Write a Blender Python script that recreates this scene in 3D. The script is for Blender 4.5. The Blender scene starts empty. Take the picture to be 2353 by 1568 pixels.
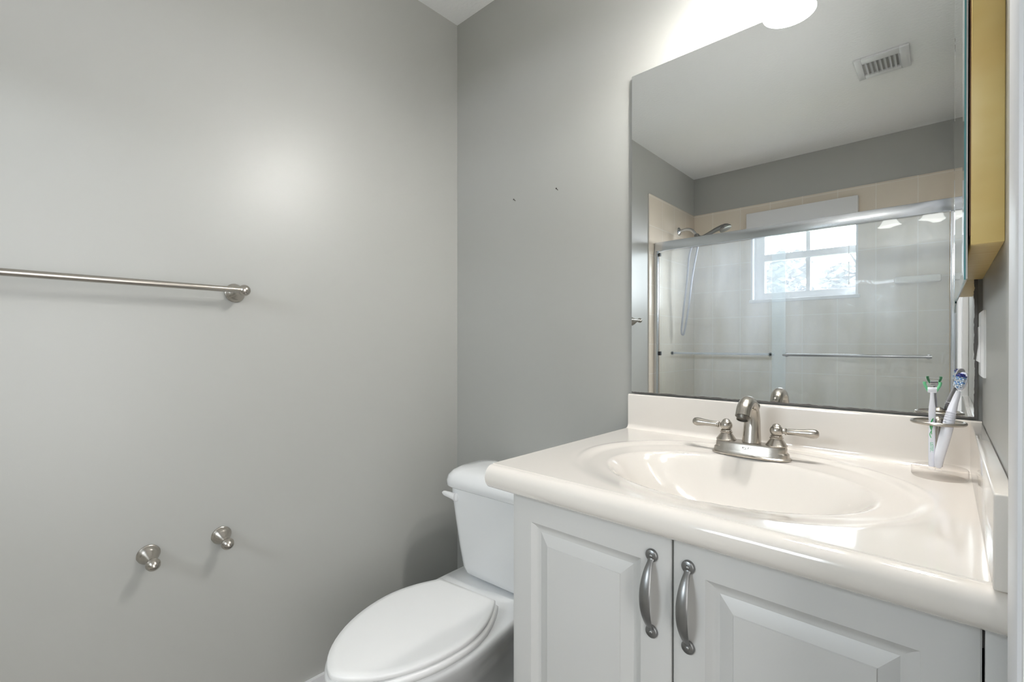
import bpy, bmesh, math, random
from mathutils import Vector, Matrix
from math import sin, cos, pi, radians as R, sqrt, exp

random.seed(7)
scene = bpy.context.scene
col = scene.collection

# ---------------------------------------------------------------- camera
cam_d = bpy.data.cameras.new('camera')
cam = bpy.data.objects.new('camera', cam_d)
col.objects.link(cam)
cam.location = (1.4712, -1.2740, 1.1411)
cam.rotation_euler = (R(90 - 0.1881), 0, R(42.5077))
cam_d.sensor_width = 36.0
cam_d.lens = 1085.591 * 36.0 / 2353.0
cam_d.shift_y = 9.6567 / 2353.0
cam_d.clip_start = 0.01
scene.camera = cam

# ---------------------------------------------------------------- world (overcast daylight outside the window)
world = bpy.data.worlds.new('sky')
scene.world = world
world.use_nodes = True
wn = world.node_tree.nodes
bgn = wn['Background']
bgn.inputs['Color'].default_value = (0.93, 0.96, 1.0, 1)
bgn.inputs['Strength'].default_value = 50.0

# ---------------------------------------------------------------- lights
def area(name, loc, rot, sx, sy, power, color=(1, 1, 1), spread=180):
    l = bpy.data.lights.new(name, 'AREA')
    l.shape = 'RECTANGLE'; l.size = sx; l.size_y = sy
    l.energy = power; l.color = color; l.spread = R(spread)
    o = bpy.data.objects.new(name, l)
    col.objects.link(o)
    o.location = loc; o.rotation_euler = rot
    return o

# soft fill lamp added in the unseen hallway, shining in through the doorway
area('hallway_fill', (2.45, -1.25, 1.25), (0, R(90), 0), 1.9, 1.6, 31.0, (1.0, 0.995, 0.985))
portal = area('window_portal', (0.742, -2.62, 1.75), (R(90), 0, 0), 0.62, 0.58, 1.0)     # guides the sampling of the daylight only
portal.data.cycles.is_portal = True
SHADE_E = 40.0         # glow of the lit frosted shades
BULB_E = 460.0         # glow of the bulbs inside them

# ---------------------------------------------------------------- colour management
vs = scene.view_settings
vs.view_transform = 'Standard'; vs.look = 'None'; vs.gamma = 1.0; vs.use_curve_mapping = False
vs.exposure = 0.15
scene.cycles.max_bounces = 14
scene.cycles.diffuse_bounces = 6
scene.cycles.glossy_bounces = 8
scene.cycles.transparent_max_bounces = 16
scene.cycles.sample_clamp_indirect = 6.0
scene.cycles.blur_glossy = 0.4
scene.cycles.caustics_reflective = False
scene.cycles.caustics_refractive = False

# ================================================================ helpers
def lin(r, g, b):
    f = lambda c: (c / 255 / 12.92) if c / 255 <= 0.04045 else ((c / 255 + 0.055) / 1.055) ** 2.4
    return (f(r), f(g), f(b), 1.0)

def mat(name, color, rough=0.5, metal=0.0, **kw):
    m = bpy.data.materials.new(name); m.use_nodes = True
    b = m.node_tree.nodes['Principled BSDF']
    b.inputs['Base Color'].default_value = color
    b.inputs['Roughness'].default_value = rough
    b.inputs['Metallic'].default_value = metal
    for k, v in kw.items():
        b.inputs[k.replace('_', ' ')].default_value = v
    return m

def N(m, kind, **inp):
    n = m.node_tree.nodes.new(kind)
    for k, v in inp.items():
        n.inputs[k.replace('_', ' ')].default_value = v
    return n

def L(m, a, ao, b, bi):
    m.node_tree.links.new(a.outputs[ao], b.inputs[bi])

def bump(m, scale, strength, dist=0.001, detail=3.0, kind='ShaderNodeTexNoise', stretch=None):
    b = m.node_tree.nodes['Principled BSDF']
    tc = N(m, 'ShaderNodeTexCoord')
    t = N(m, kind)
    t.inputs['Scale'].default_value = scale
    if 'Detail' in t.inputs: t.inputs['Detail'].default_value = detail
    if stretch:
        mp = N(m, 'ShaderNodeMapping'); mp.inputs['Scale'].default_value = stretch
        L(m, tc, 'Object', mp, 'Vector'); L(m, mp, 'Vector', t, 'Vector')
    else:
        L(m, tc, 'Object', t, 'Vector')
    bp = N(m, 'ShaderNodeBump', Strength=strength, Distance=dist)
    L(m, t, 0, bp, 'Height'); L(m, bp, 'Normal', b, 'Normal')
    return t

def mottle(m, c1, c2, scale, detail=2.0, lo=0.35, hi=0.65, stretch=None):
    b = m.node_tree.nodes['Principled BSDF']
    tc = N(m, 'ShaderNodeTexCoord'); t = N(m, 'ShaderNodeTexNoise', Scale=scale, Detail=detail)
    if stretch:
        mp = N(m, 'ShaderNodeMapping'); mp.inputs['Scale'].default_value = stretch
        L(m, tc, 'Object', mp, 'Vector'); L(m, mp, 'Vector', t, 'Vector')
    else:
        L(m, tc, 'Object', t, 'Vector')
    r = N(m, 'ShaderNodeValToRGB')
    r.color_ramp.elements[0].position = lo; r.color_ramp.elements[0].color = c1
    r.color_ramp.elements[1].position = hi; r.color_ramp.elements[1].color = c2
    L(m, t, 0, r, 'Fac'); L(m, r, 'Color', b, 'Base Color')
    return m

# ---- mesh builders: every function adds to a bmesh in WORLD coordinates
def new(): return bmesh.new()

def box(bm, x0, x1, y0, y1, z0, z1, bev=0.0, seg=2):
    r = bmesh.ops.create_cube(bm, size=1.0)
    vs_ = r['verts']
    for v in vs_:
        v.co = Vector(((x0 + x1) / 2 + v.co.x * abs(x1 - x0), (y0 + y1) / 2 + v.co.y * abs(y1 - y0), (z0 + z1) / 2 + v.co.z * abs(z1 - z0)))
    if bev:
        es = {e for v in vs_ for e in v.link_edges}
        bmesh.ops.bevel(bm, geom=list(es), offset=bev, segments=seg, profile=0.5, affect='EDGES')
    return bm

def rings(bm, ring_list, close=True, cap0=True, cap1=True):
    """loft: a list of rings (each a list of points)"""
    vr = [[bm.verts.new(p) for p in r] for r in ring_list]
    n = len(vr[0])
    for a, b in zip(vr[:-1], vr[1:]):
        for i in range(n if close else n - 1):
            j = (i + 1) % n
            try: bm.faces.new((a[i], a[j], b[j], b[i]))
            except ValueError: pass
    if cap0: bm.faces.new(list(reversed(vr[0])))
    if cap1: bm.faces.new(vr[-1])
    return vr

def basis(d):
    d = Vector(d).normalized()
    up = Vector((0, 0, 1)) if abs(d.z) < 0.9 else Vector((0, 1, 0))
    a = d.cross(up).normalized(); b = a.cross(d).normalized()
    return d, a, b

def lathe(bm, prof, origin=(0, 0, 0), axis=(0, 0, 1), n=32, cap0=True, cap1=True):
    """prof: list of (radius, distance along axis)"""
    d, a, b = basis(axis); o = Vector(origin)
    rl = [[o + d * h + (a * cos(2 * pi * i / n) + b * sin(2 * pi * i / n)) * max(r, 1e-5) for i in range(n)] for r, h in prof]
    rings(bm, rl, True, cap0, cap1)
    return bm

def tube(bm, path, rad, n=12, sect=None, caps=True):
    """sweep along path; rad number or list; sect (sx, sy) list scaling the section along (side, up)"""
    P = [Vector(p) for p in path]
    rr = rad if isinstance(rad, (list, tuple)) else [rad] * len(P)
    ref = None; out = []
    for i, p in enumerate(P):
        t = (P[min(i + 1, len(P) - 1)] - P[max(i - 1, 0)]).normalized()
        if ref is None:
            _, a, b = basis(t)
        else:
            a = (ref - t * ref.dot(t)).normalized(); b = t.cross(a).normalized() * -1
            b = a.cross(t).normalized()
        ref = a
        sx, sy = sect[i] if sect else (1, 1)
        out.append([p + a * (cos(2 * pi * k / n) * rr[i] * sx) + b * (sin(2 * pi * k / n) * rr[i] * sy) for k in range(n)])
    rings(bm, out, True, caps, caps)
    return bm

def prism(bm, pts, ext):
    """closed outline (3d points) pushed along vector ext"""
    e = Vector(ext)
    a = [Vector(p) for p in pts]; b = [p + e for p in a]
    rings(bm, [a, b])
    return bm

def smooth_path(pts, k=6):
    """Catmull-Rom through the points"""
    P = [Vector(p) for p in pts]; P = [P[0] * 2 - P[1]] + P + [P[-1] * 2 - P[-2]]
    out = []
    for i in range(1, len(P) - 2):
        for j in range(k):
            t = j / k
            out.append(0.5 * ((2 * P[i]) + (P[i + 1] - P[i - 1]) * t + (2 * P[i - 1] - 5 * P[i] + 4 * P[i + 1] - P[i + 2]) * t * t + (3 * P[i] - P[i - 1] - 3 * P[i + 1] + P[i + 2]) * t ** 3))
    out.append(P[-2])
    return out

def world_loc(o):
    v = Vector((0, 0, 0))
    while o is not None:
        v += o.location; o = o.parent
    return v

def link(name, bm, material, parent=None, loc=None, angle=35, smooth=True):
    bmesh.ops.recalc_face_normals(bm, faces=bm.faces[:])
    off = Vector(loc) if loc is not None else (world_loc(parent) if parent else Vector((0, 0, 0)))
    if off.length: bmesh.ops.translate(bm, verts=bm.verts[:], vec=-off)
    me = bpy.data.meshes.new(name); bm.to_mesh(me); bm.free()
    mats = material if isinstance(material, (list, tuple)) else [material]
    for m in mats: me.materials.append(m)
    if smooth:
        me.polygons.foreach_set('use_smooth', [True] * len(me.polygons))
        me.set_sharp_from_angle(angle=R(angle))
    o = bpy.data.objects.new(name, me); col.objects.link(o)
    if loc is not None: o.location = loc
    if parent: o.parent = parent
    return o

def tag(o, label=None, cat=None, group=None, kind=None):
    if label: o['label'] = label
    if cat: o['category'] = cat
    if group: o['group'] = group
    if kind: o['kind'] = kind
    return o

def thing(name, loc, label, cat, group=None):
    o = bpy.data.objects.new(name, None); col.objects.link(o)
    o.location = loc; o.empty_display_size = 0.05
    return tag(o, label, cat, group)

def struct(name, bm, m, parent=None, **kw):
    o = link(name, bm, m, parent, **kw)
    if parent is None: o['kind'] = 'structure'
    return o

# ================================================================ materials
M = {}
M['wall'] = mat('wall_paint', lin(172, 172, 168), 0.37, Specular_IOR_Level=0.62)
bump(M['wall'], 420, 0.10, 0.0006, 4)
M['ceiling'] = mat('ceiling_paint', lin(249, 249, 249), 0.75)
bump(M['ceiling'], 75, 0.55, 0.004, 4)
M['trim'] = mat('white_trim_paint', lin(226, 226, 228), 0.35)
M['cabinet'] = mat('white_thermofoil', lin(208, 207, 205), 0.38)
M['pad_grey'] = mat('dark_grey_pad', lin(70, 68, 66), 0.8)  # plain dark grey of the mirror's mounting pads
M['marble'] = mat('cultured_marble', lin(229, 223, 216), 0.10, Coat_Weight=0.6, Coat_Roughness=0.05)
M['porcelain'] = mat('porcelain', lin(240, 241, 242), 0.10, Coat_Weight=0.5, Coat_Roughness=0.04)
M['plastic_white'] = mat('white_plastic', lin(240, 240, 240), 0.28)
M['nickel'] = mat('brushed_nickel', lin(186, 180, 172), 0.26, 1.0)
M['nickel_dark'] = mat('satin_nickel', lin(150, 150, 150), 0.36, 1.0)
bump(M['nickel_dark'], 300, 0.05, 0.0003, 2)
M['chrome'] = mat('chrome', lin(205, 208, 212), 0.12, 1.0)
M['alu'] = mat('polished_aluminium', lin(216, 219, 224), 0.22, 1.0)
M['aerator'] = mat('aerator_mesh', lin(120, 116, 110), 0.4, 1.0)
M['engrave'] = mat('engraved_mark', lin(95, 92, 90), 0.5, 0.6)
M['wood'] = mat('yellowed_cream_paint', lin(206, 186, 128), 0.38)
mottle(M['wood'], lin(226, 192, 116), lin(238, 214, 148), 9, 3, 0.3, 0.72, (0.6, 6, 1.2))
M['brown_face'] = mat('dark_brown_face', lin(92, 62, 36), 0.6)
M['glass_edge'] = mat('teal_glass_edge', lin(86, 150, 156), 0.15)
M['backing'] = mat('mirror_backing', lin(205, 203, 200), 0.5)
M['brush_white'] = mat('white_toothbrush_plastic', lin(238, 238, 246), 0.25)
M['bristle_white'] = mat('white_bristles', lin(232, 240, 250), 0.6)
M['bristle_light'] = mat('light_blue_bristles', lin(120, 165, 215), 0.6)
M['bristle_blue'] = mat('navy_bristles', lin(28, 40, 130), 0.6)
M['green'] = mat('mint_green_plastic', lin(120, 205, 152), 0.35)
M['green_ink'] = mat('green_ink', lin(40, 160, 85), 0.5)
M['green_light'] = mat('light_green_ink', lin(80, 190, 140), 0.5)
M['rubber'] = mat('dark_seal', lin(50, 50, 52), 0.6)
M['hose'] = mat('grey_hose', lin(140, 140, 150), 0.3, 0.7)
M['grate_dark'] = mat('duct_interior', lin(176, 175, 172), 0.9)
M['enamel'] = mat('tub_enamel', lin(238, 236, 230), 0.15)
M['iron'] = mat('aged_iron', lin(96, 92, 88), 0.45, 0.8)
M['leaf'] = mat('tree_leaves', lin(35, 37, 32), 0.85)
M['bark'] = mat('tree_bark', lin(28, 26, 24), 0.9)
M['grass'] = mat('lawn', lin(110, 126, 80), 0.95)
mottle(M['grass'], lin(52, 60, 40), lin(70, 76, 54), 1.5, 4)

# reflectance of a thin clear sheet against the viewing angle, the same from both sides
def facing_reflect(m, f0=0.045):
    lw = N(m, 'ShaderNodeLayerWeight', Blend=0.5)
    p = N(m, 'ShaderNodeMath'); p.operation = 'POWER'; p.inputs[1].default_value = 4.5
    q = N(m, 'ShaderNodeMath'); q.operation = 'MULTIPLY_ADD'; q.inputs[1].default_value = 0.9; q.inputs[2].default_value = f0
    L(m, lw, 'Facing', p, 0); L(m, p, 0, q, 0)
    return q
# clear acrylic
m = M['acrylic'] = bpy.data.materials.new('clear_acrylic'); m.use_nodes = True
nt = m.node_tree; nt.nodes.remove(nt.nodes['Principled BSDF'])
tr = N(m, 'ShaderNodeBsdfTransparent', Color=(0.975, 0.965, 0.955, 1)); gl = N(m, 'ShaderNodeBsdfGlossy', Roughness=0.03)
fr = facing_reflect(m); mx = N(m, 'ShaderNodeMixShader')
L(m, fr, 0, mx, 0); L(m, tr, 0, mx, 1); L(m, gl, 0, mx, 2); L(m, mx, 0, nt.nodes['Material Output'], 'Surface')

def film_glass(name, haze, tint, haze_col, wavy=0.0, noisy=True):
    """clear pane with a soap film: part of the light passes straight, part is scattered"""
    m = bpy.data.materials.new(name); m.use_nodes = True
    nt = m.node_tree; nt.nodes.remove(nt.nodes['Principled BSDF'])
    tr = N(m, 'ShaderNodeBsdfTransparent', Color=tint)
    df = N(m, 'ShaderNodeBsdfDiffuse', Color=haze_col); tl = N(m, 'ShaderNodeBsdfTranslucent', Color=haze_col)
    hz = N(m, 'ShaderNodeMixShader'); hz.inputs[0].default_value = 0.5
    L(m, df, 0, hz, 1); L(m, tl, 0, hz, 2)
    a = N(m, 'ShaderNodeMixShader'); L(m, tr, 0, a, 1); L(m, hz, 0, a, 2)
    if noisy:
        tc = N(m, 'ShaderNodeTexCoord'); mp = N(m, 'ShaderNodeMapping'); mp.inputs['Scale'].default_value = (3, 3, 0.8)
        t = N(m, 'ShaderNodeTexNoise', Scale=2.2, Detail=5.0)
        mr = N(m, 'ShaderNodeMapRange', From_Min=0.3, From_Max=0.7, To_Min=haze * 0.6, To_Max=haze * 1.4)
        L(m, tc, 'Object', mp, 'Vector'); L(m, mp, 'Vector', t, 'Vector'); L(m, t, 0, mr, 'Value'); L(m, mr, 0, a, 0)
    else:
        a.inputs[0].default_value = haze
    gl = N(m, 'ShaderNodeBsdfGlossy', Roughness=0.02)
    fr = facing_reflect(m); b = N(m, 'ShaderNodeMixShader')
    if wavy:
        tc2 = N(m, 'ShaderNodeTexCoord'); t2 = N(m, 'ShaderNodeTexNoise', Scale=7.0, Detail=1.0)
        bp = N(m, 'ShaderNodeBump', Strength=wavy, Distance=0.01)
        L(m, tc2, 'Object', t2, 'Vector'); L(m, t2, 0, bp, 'Height'); L(m, bp, 'Normal', gl, 'Normal')
    L(m, fr, 0, b, 0); L(m, a, 0, b, 1); L(m, gl, 0, b, 2); L(m, b, 0, nt.nodes['Material Output'], 'Surface')
    return m
M['shower_glass'] = film_glass('soap_filmed_glass', 0.16, (0.95, 0.975, 0.97, 1), (0.80, 0.84, 0.90, 1), 0.12)
M['pane'] = film_glass('window_pane_glass', 0.03, (0.97, 0.98, 1, 1), (0.85, 0.88, 0.95, 1), 0.0, False)

# silvered mirror, with black tarnish creeping in from its lower and right edges
def mirror_mat(name, right=None, bottom=None):
    m = bpy.data.materials.new(name); m.use_nodes = True
    nt = m.node_tree; b = nt.nodes['Principled BSDF']
    b.inputs['Metallic'].default_value = 1.0; b.inputs['Roughness'].default_value = 0.0
    b.inputs['Base Color'].default_value = (0.86, 0.875, 0.87, 1)
    if right is not None:
        dk = N(m, 'ShaderNodeBsdfPrincipled'); dk.inputs['Base Color'].default_value = lin(88, 86, 84); dk.inputs['Roughness'].default_value = 0.35
        ge = N(m, 'ShaderNodeNewGeometry'); sp = N(m, 'ShaderNodeSeparateXYZ'); L(m, ge, 'Position', sp, 0)
        ns = N(m, 'ShaderNodeTexNoise', Scale=55.0, Detail=3.0); L(m, ge, 'Position', ns, 'Vector')
        nm = N(m, 'ShaderNodeMath'); nm.operation = 'MULTIPLY_ADD'; nm.inputs[1].default_value = 0.006; nm.inputs[2].default_value = -0.003
        L(m, ns, 0, nm, 0)
        ax = N(m, 'ShaderNodeMath'); ax.operation = 'ADD'; L(m, sp, 'X', ax, 0); L(m, nm, 0, ax, 1)
        gx = N(m, 'ShaderNodeMath'); gx.operation = 'GREATER_THAN'; gx.inputs[1].default_value = right; L(m, ax, 0, gx, 0)
        az = N(m, 'ShaderNodeMath'); az.operation = 'ADD'; L(m, sp, 'Z', az, 0); L(m, nm, 0, az, 1)
        lz = N(m, 'ShaderNodeMath'); lz.operation = 'LESS_THAN'; lz.inputs[1].default_value = bottom; L(m, az, 0, lz, 0)
        mxx = N(m, 'ShaderNodeMath'); mxx.operation = 'MAXIMUM'; L(m, gx, 0, mxx, 0); L(m, lz, 0, mxx, 1)
        ms = N(m, 'ShaderNodeMixShader'); L(m, mxx, 0, ms, 0); L(m, b, 0, ms, 1); L(m, dk, 0, ms, 2)
        L(m, ms, 0, nt.nodes['Material Output'], 'Surface')
    return m
M['mirror'] = mirror_mat('silvered_mirror', 1.5125, 1.0005)
M['mirror_door'] = mirror_mat('silvered_mirror_door')

def tile_mat(name, ax_u, ax_v, size, c, grout, rough=0.18, g=0.003, off=(0, 0)):
    m = mat(name, c, rough)
    b = m.node_tree.nodes['Principled BSDF']
    ge = N(m, 'ShaderNodeNewGeometry'); sp = N(m, 'ShaderNodeSeparateXYZ'); L(m, ge, 'Position', sp, 0)
    cb = N(m, 'ShaderNodeCombineXYZ'); L(m, sp, ax_u, cb, 'X'); L(m, sp, ax_v, cb, 'Y')
    mp = N(m, 'ShaderNodeMapping'); mp.inputs['Location'].default_value = (off[0], off[1], 0); L(m, cb, 0, mp, 'Vector')
    br = N(m, 'ShaderNodeTexBrick', Scale=1.0, Mortar_Size=g, Mortar_Smooth=0.1, Brick_Width=size, Row_Height=size)
    br.offset = 0.0
    br.inputs['Color1'].default_value = c
    br.inputs['Color2'].default_value = tuple(x * 0.97 for x in c[:3]) + (1,)
    br.inputs['Mortar'].default_value = grout
    L(m, mp, 0, br, 'Vector'); L(m, br, 'Color', b, 'Base Color')
    bp = N(m, 'ShaderNodeBump', Strength=0.4, Distance=0.002); bp.invert = True
    L(m, br, 'Fac', bp, 'Height'); L(m, bp, 'Normal', b, 'Normal')
    return m
TC, TG = lin(222, 211, 196), lin(228, 221, 210)
M['tile_side'] = tile_mat('beige_wall_tile_side', 'Y', 'Z', 0.2, TC, TG, off=(0.10, -0.138))
M['tile_front'] = tile_mat('beige_wall_tile_front', 'X', 'Z', 0.2, TC, TG, off=(0.05, -0.138))
M['floor'] = tile_mat('grey_floor_tile', 'X', 'Y', 0.305, lin(150, 148, 144), lin(88, 86, 84), 0.35, 0.005, (0.12, 0.06))

def emit(name, c, s):
    m = bpy.data.materials.new(name); m.use_nodes = True
    b = m.node_tree.nodes['Principled BSDF']
    b.inputs['Base Color'].default_value = (0.9, 0.9, 0.88, 1); b.inputs['Roughness'].default_value = 0.3
    b.inputs['Emission Color'].default_value = c; b.inputs['Emission Strength'].default_value = s
    return m
M['shade'] = emit('lit_frosted_glass', (1.0, 0.985, 0.95, 1), SHADE_E)
M['bulb'] = emit('lit_bulb', (1.0, 0.985, 0.95, 1), BULB_E)

# ================================================================ the room
W, HC, B = 1.524, 2.44, 2.481          # width, ceiling height, length
DY0, DY1, DZ = -0.780, -1.540, 2.03    # doorway in the right wall

def boxes(*bs):
    bm = new()
    for b in bs: box(bm, *b)
    return bm
struct('floor', boxes((-0.1, 2.75, -2.6, 0.1, -0.1, 0.0)), M['floor'])
struct('ceiling', boxes((-0.1, 2.75, -2.6, 0.1, HC, HC + 0.1)), M['ceiling'])
struct('wall_left', boxes((-0.1, 0, -2.6, 0.1, 0, HC)), M['wall'])
struct('wall_back', boxes((0, 2.75, 0, 0.1, 0, HC)), M['wall'])
struct('wall_right', boxes((W, W + 0.1, DY0, 0, 0, HC), (W, W + 0.1, -B, DY1, 0, HC), (W, W + 0.1, DY1, DY0, DZ, HC)), M['wall'])
WX0, WX1, WZ0, WZ1 = 0.424, 1.060, 1.455, 2.050
struct('wall_front', boxes((0, WX0, -B - 0.12, -B, 0, HC), (WX1, 2.75, -B - 0.12, -B, 0, HC), (WX0, WX1, -B - 0.12, -B, 0, WZ0), (WX0, WX1, -B - 0.12, -B, WZ1, HC)), M['wall'])
struct('wall_hallway', boxes((2.65, 2.75, -B, 0, 0, HC)), M['wall'])
# door casing and jamb (white), one trim
bm = new()
for X0, X1 in ((W - 0.015, W), (W + 0.1, W + 0.115)):
    box(bm, X0, X1, DY0, DY0 + 0.060, 0, DZ + 0.06, 0.003)
    box(bm, X0, X1, DY1 - 0.060, DY1, 0, DZ + 0.06, 0.003)
    box(bm, X0, X1, DY1, DY0, DZ, DZ + 0.06, 0.003)
box(bm, W - 0.012, W + 0.112, DY0 - 0.012, DY0 + 0.001, 0, DZ); box(bm, W - 0.012, W + 0.112, DY1 - 0.001, DY1 + 0.012, 0, DZ); box(bm, W - 0.012, W + 0.112, DY1, DY0, DZ - 0.012, DZ)
struct('trim_1', bm, M['trim'])
struct('baseboard_left', boxes((0, 0.012, -1.66, 0, 0, 0.085)), M['trim'])
struct('baseboard_back', boxes((0.012, 0.82, -0.012, 0, 0, 0.085)), M['trim'])
# tile cladding around the tub
TY = -1.702; TZ = 2.150
struct('wall_shower_left', box(new(), 0, 0.008, -B, TY, 0.0, TZ, 0.003), M['tile_side'])
struct('wall_shower_right', box(new(), W - 0.008, W, -B, TY, 0.0, TZ, 0.003), M['tile_side'])
struct('wall_shower_front', boxes((0.008, WX0, -B, -B + 0.008, 0, TZ), (WX1, W - 0.008, -B, -B + 0.008, 0, TZ), (WX0, WX1, -B, -B + 0.008, 0, WZ0), (WX0, WX1, -B, -B + 0.008, WZ1, TZ)), M['tile_front'])

# window
win = thing('window_1', (0.742, -B - 0.06, WZ0), None, None); win['kind'] = 'structure'
bm = new()
yf0, yf1 = -B - 0.105, -B - 0.055
for bx in ((WX0, 0.499, yf0, yf1, WZ0, WZ1), (1.040, WX1, yf0, yf1, WZ0, WZ1), (0.499, 1.040, yf0, yf1, 1.995, WZ1), (0.499, 1.040, yf0, yf1, WZ0, 1.510),
           (0.499, 1.040, yf0 + 0.01, yf1 + 0.008, 1.739, 1.787)):
    box(bm, *bx, 0.003)
link('window_frame', bm, M['trim'], win)
link('muntin', box(box(new(), 0.758, 0.784, yf0 + 0.012, yf1 - 0.004, 1.787, 1.995, 0.002), 0.758, 0.784, yf0 + 0.012, yf1 - 0.004, 1.510, 1.739, 0.002), M['trim'], win)
link('reveal', boxes((WX0, WX0 + 0.012, yf1, -B + 0.012, WZ0, WZ1), (WX1 - 0.012, WX1, yf1, -B + 0.012, WZ0, WZ1), (WX0, WX1, yf1, -B + 0.012, WZ1 - 0.012, WZ1)), M['trim'], win)
link('window_sill', box(new(), WX0 - 0.01, WX1 + 0.01, yf1, -B + 0.025, WZ0 - 0.018, WZ0 + 0.004, 0.003), M['trim'], win)
for x0, x1, z0, z1 in ((0.499, 0.758, 1.787, 1.995), (0.784, 1.040, 1.787, 1.995), (0.499, 0.758, 1.510, 1.739), (0.784, 1.040, 1.510, 1.739)):
    link('pane', boxes((x0, x1, -B - 0.086, -B - 0.082, z0, z1)), M['pane'], win)

# ================================================================ vanity cabinet
CX0, CX1 = 0.822, 1.521
YF = -0.565; ZT = 0.847
van = thing('vanity_cabinet', ((CX0 + CX1) / 2, -0.28, 0), 'white two-door vanity cabinet with raised panels under the cream countertop', 'cabinet')
bm = new()
box(bm, CX0 + 0.002, CX0 + 0.018, YF + 0.021, -0.014, 0.10, ZT, 0.001)
box(bm, CX1 - 0.016, CX1, YF + 0.021, -0.014, 0.10, ZT)
box(bm, CX0 + 0.018, CX1 - 0.016, YF + 0.021, -0.014, 0.10, 0.116)
box(bm, CX0 + 0.018, CX1 - 0.016, -0.022, -0.014, 0.116, ZT)
box(bm, CX0 + 0.018, CX1 - 0.016, YF + 0.021, YF + 0.037, ZT - 0.04, ZT)
box(bm, CX0 + 0.002, CX1, YF + 0.085, -0.014, 0.0, 0.10)
link('cabinet_body', bm, M['cabinet'], van)
link('filler_strip', box(new(), 1.5035, CX1, YF + 0.001, YF + 0.021, 0.10, ZT - 0.002, 0.001), M['cabinet'], van)

def panel_door(x0, x1, z0, z1):
    prof = [(0, 0.019), (0, 0.0045), (0.0015, 0.003), (0.012, 0.0), (0.050, 0.0), (0.0515, 0.0015), (0.0575, 0.0068), (0.064, 0.0096), (0.068, 0.0100),
            (0.0695, 0.0092), (0.0885, 0.0028), (0.0895, 0.0010), (0.0925, 0.0005), (0.096, 0.0)]
    bm = new()
    rl = []
    for d, y in prof:
        a, b, c, e = x0 + d, x1 - d, z0 + d, z1 - d
        rl.append([(a, YF + y, c), (b, YF + y, c), (b, YF + y, e), (a, YF + y, e)])
    rings(bm, rl)
    return bm

def pull(xc, z0, z1):
    """strap pull: round screw pads, pinched necks, bowed band widening in the middle"""
    bm = new()
    h = z1 - z0; zc = (z0 + z1) / 2; rl = []
    n = 40
    for i in range(n + 1):
        s = -1 + 2 * i / n
        z = zc + s * (h / 2 - 0.009)
        a = abs(s)
        bow = 0.0255 * max(0.0, 1 - (a / 0.93) ** 2) ** 0.85 if a < 0.93 else 0
        w = 0.0090 - 0.0060 * (a ** 2.2) if a < 0.86 else 0.0047 + (a - 0.86) * 0.02
        y = YF - 0.0035 - bow
        th = 0.0018
        rl.append([(xc - w, y + th, z), (xc - w * 0.8, y, z), (xc, y - 0.0008, z), (xc + w * 0.8, y, z), (xc + w, y + th, z), (xc, y + th + 0.0006, z)])
    rings(bm, rl)
    for zz in (z0 + 0.0095, z1 - 0.0095):
        lathe(bm, [(0.0102, 0), (0.0102, 0.0032), (0.0085, 0.0050), (0.0, 0.0053)], (xc, YF, zz), (0, -1, 0), 28)
        lathe(bm, [(0.0036, 0.005), (0.0030, 0.0065), (0.0012, 0.0072), (0, 0.0073)], (xc, YF, zz), (0, -1, 0), 16)
    return bm
for x0, x1, hx in ((CX0, 1.1563, 1.126), (1.1597, 1.5012, 1.185)):
    d = link('door', panel_door(x0, x1, 0.115, ZT - 0.006), M['cabinet'], van, angle=20)
    link('handle', pull(hx, 0.671, 0.812), M['nickel_dark'], d, angle=50)

# ================================================================ countertop with integral oval bowl
ZC = 0.895
top = thing('sink_countertop', (1.155, -0.30, ZT), 'cream cultured marble countertop with integral oval sink bowl and splashes', 'countertop')
TX0, TX1, TYF, TYB = 0.785, 1.5065, -0.583, -0.012
def sm(a, b, x):
    t = max(0.0, min(1.0, (x - a) / (b - a))); return t * t * (3 - 2 * t)
def top_z(x, y):
    eo = sqrt(((x - 1.16) / 0.292) ** 2 + ((y + 0.313) / 0.240) ** 2)
    ei = sqrt(((x - 1.16) / 0.224) ** 2 + ((y + 0.328) / 0.170) ** 2)
    z = ZC
    z += 0.0012 * exp(-((eo - 1.03) / 0.02) ** 2) * sm(-0.50, -0.40, y)
    z -= 0.0040 * sm(1.01, 0.95, eo) * sm(-0.48, -0.34, y) + 0.0040 * sm(1.12, 0.85, eo) * (1 - sm(-0.48, -0.34, y))
    z -= 0.0040 * sm(1.45, 1.03, ei)
    if ei < 1.05:
        z -= 0.125 * (1 - (ei / 1.05) ** 2.7) ** 1.35
    return z
bm = new()
NX, NY = 170, 130
g = []
for j in range(NY + 1):
    y = TYF + (TYB - TYF) * j / NY
    g.append([bm.verts.new((TX0 + (TX1 - TX0) * i / NX, y, top_z(TX0 + (TX1 - TX0) * i / NX, y))) for i in range(NX + 1)])
for j in range(NY):
    for i in range(NX):
        bm.faces.new((g[j][i], g[j][i + 1], g[j + 1][i + 1], g[j + 1][i]))
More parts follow.
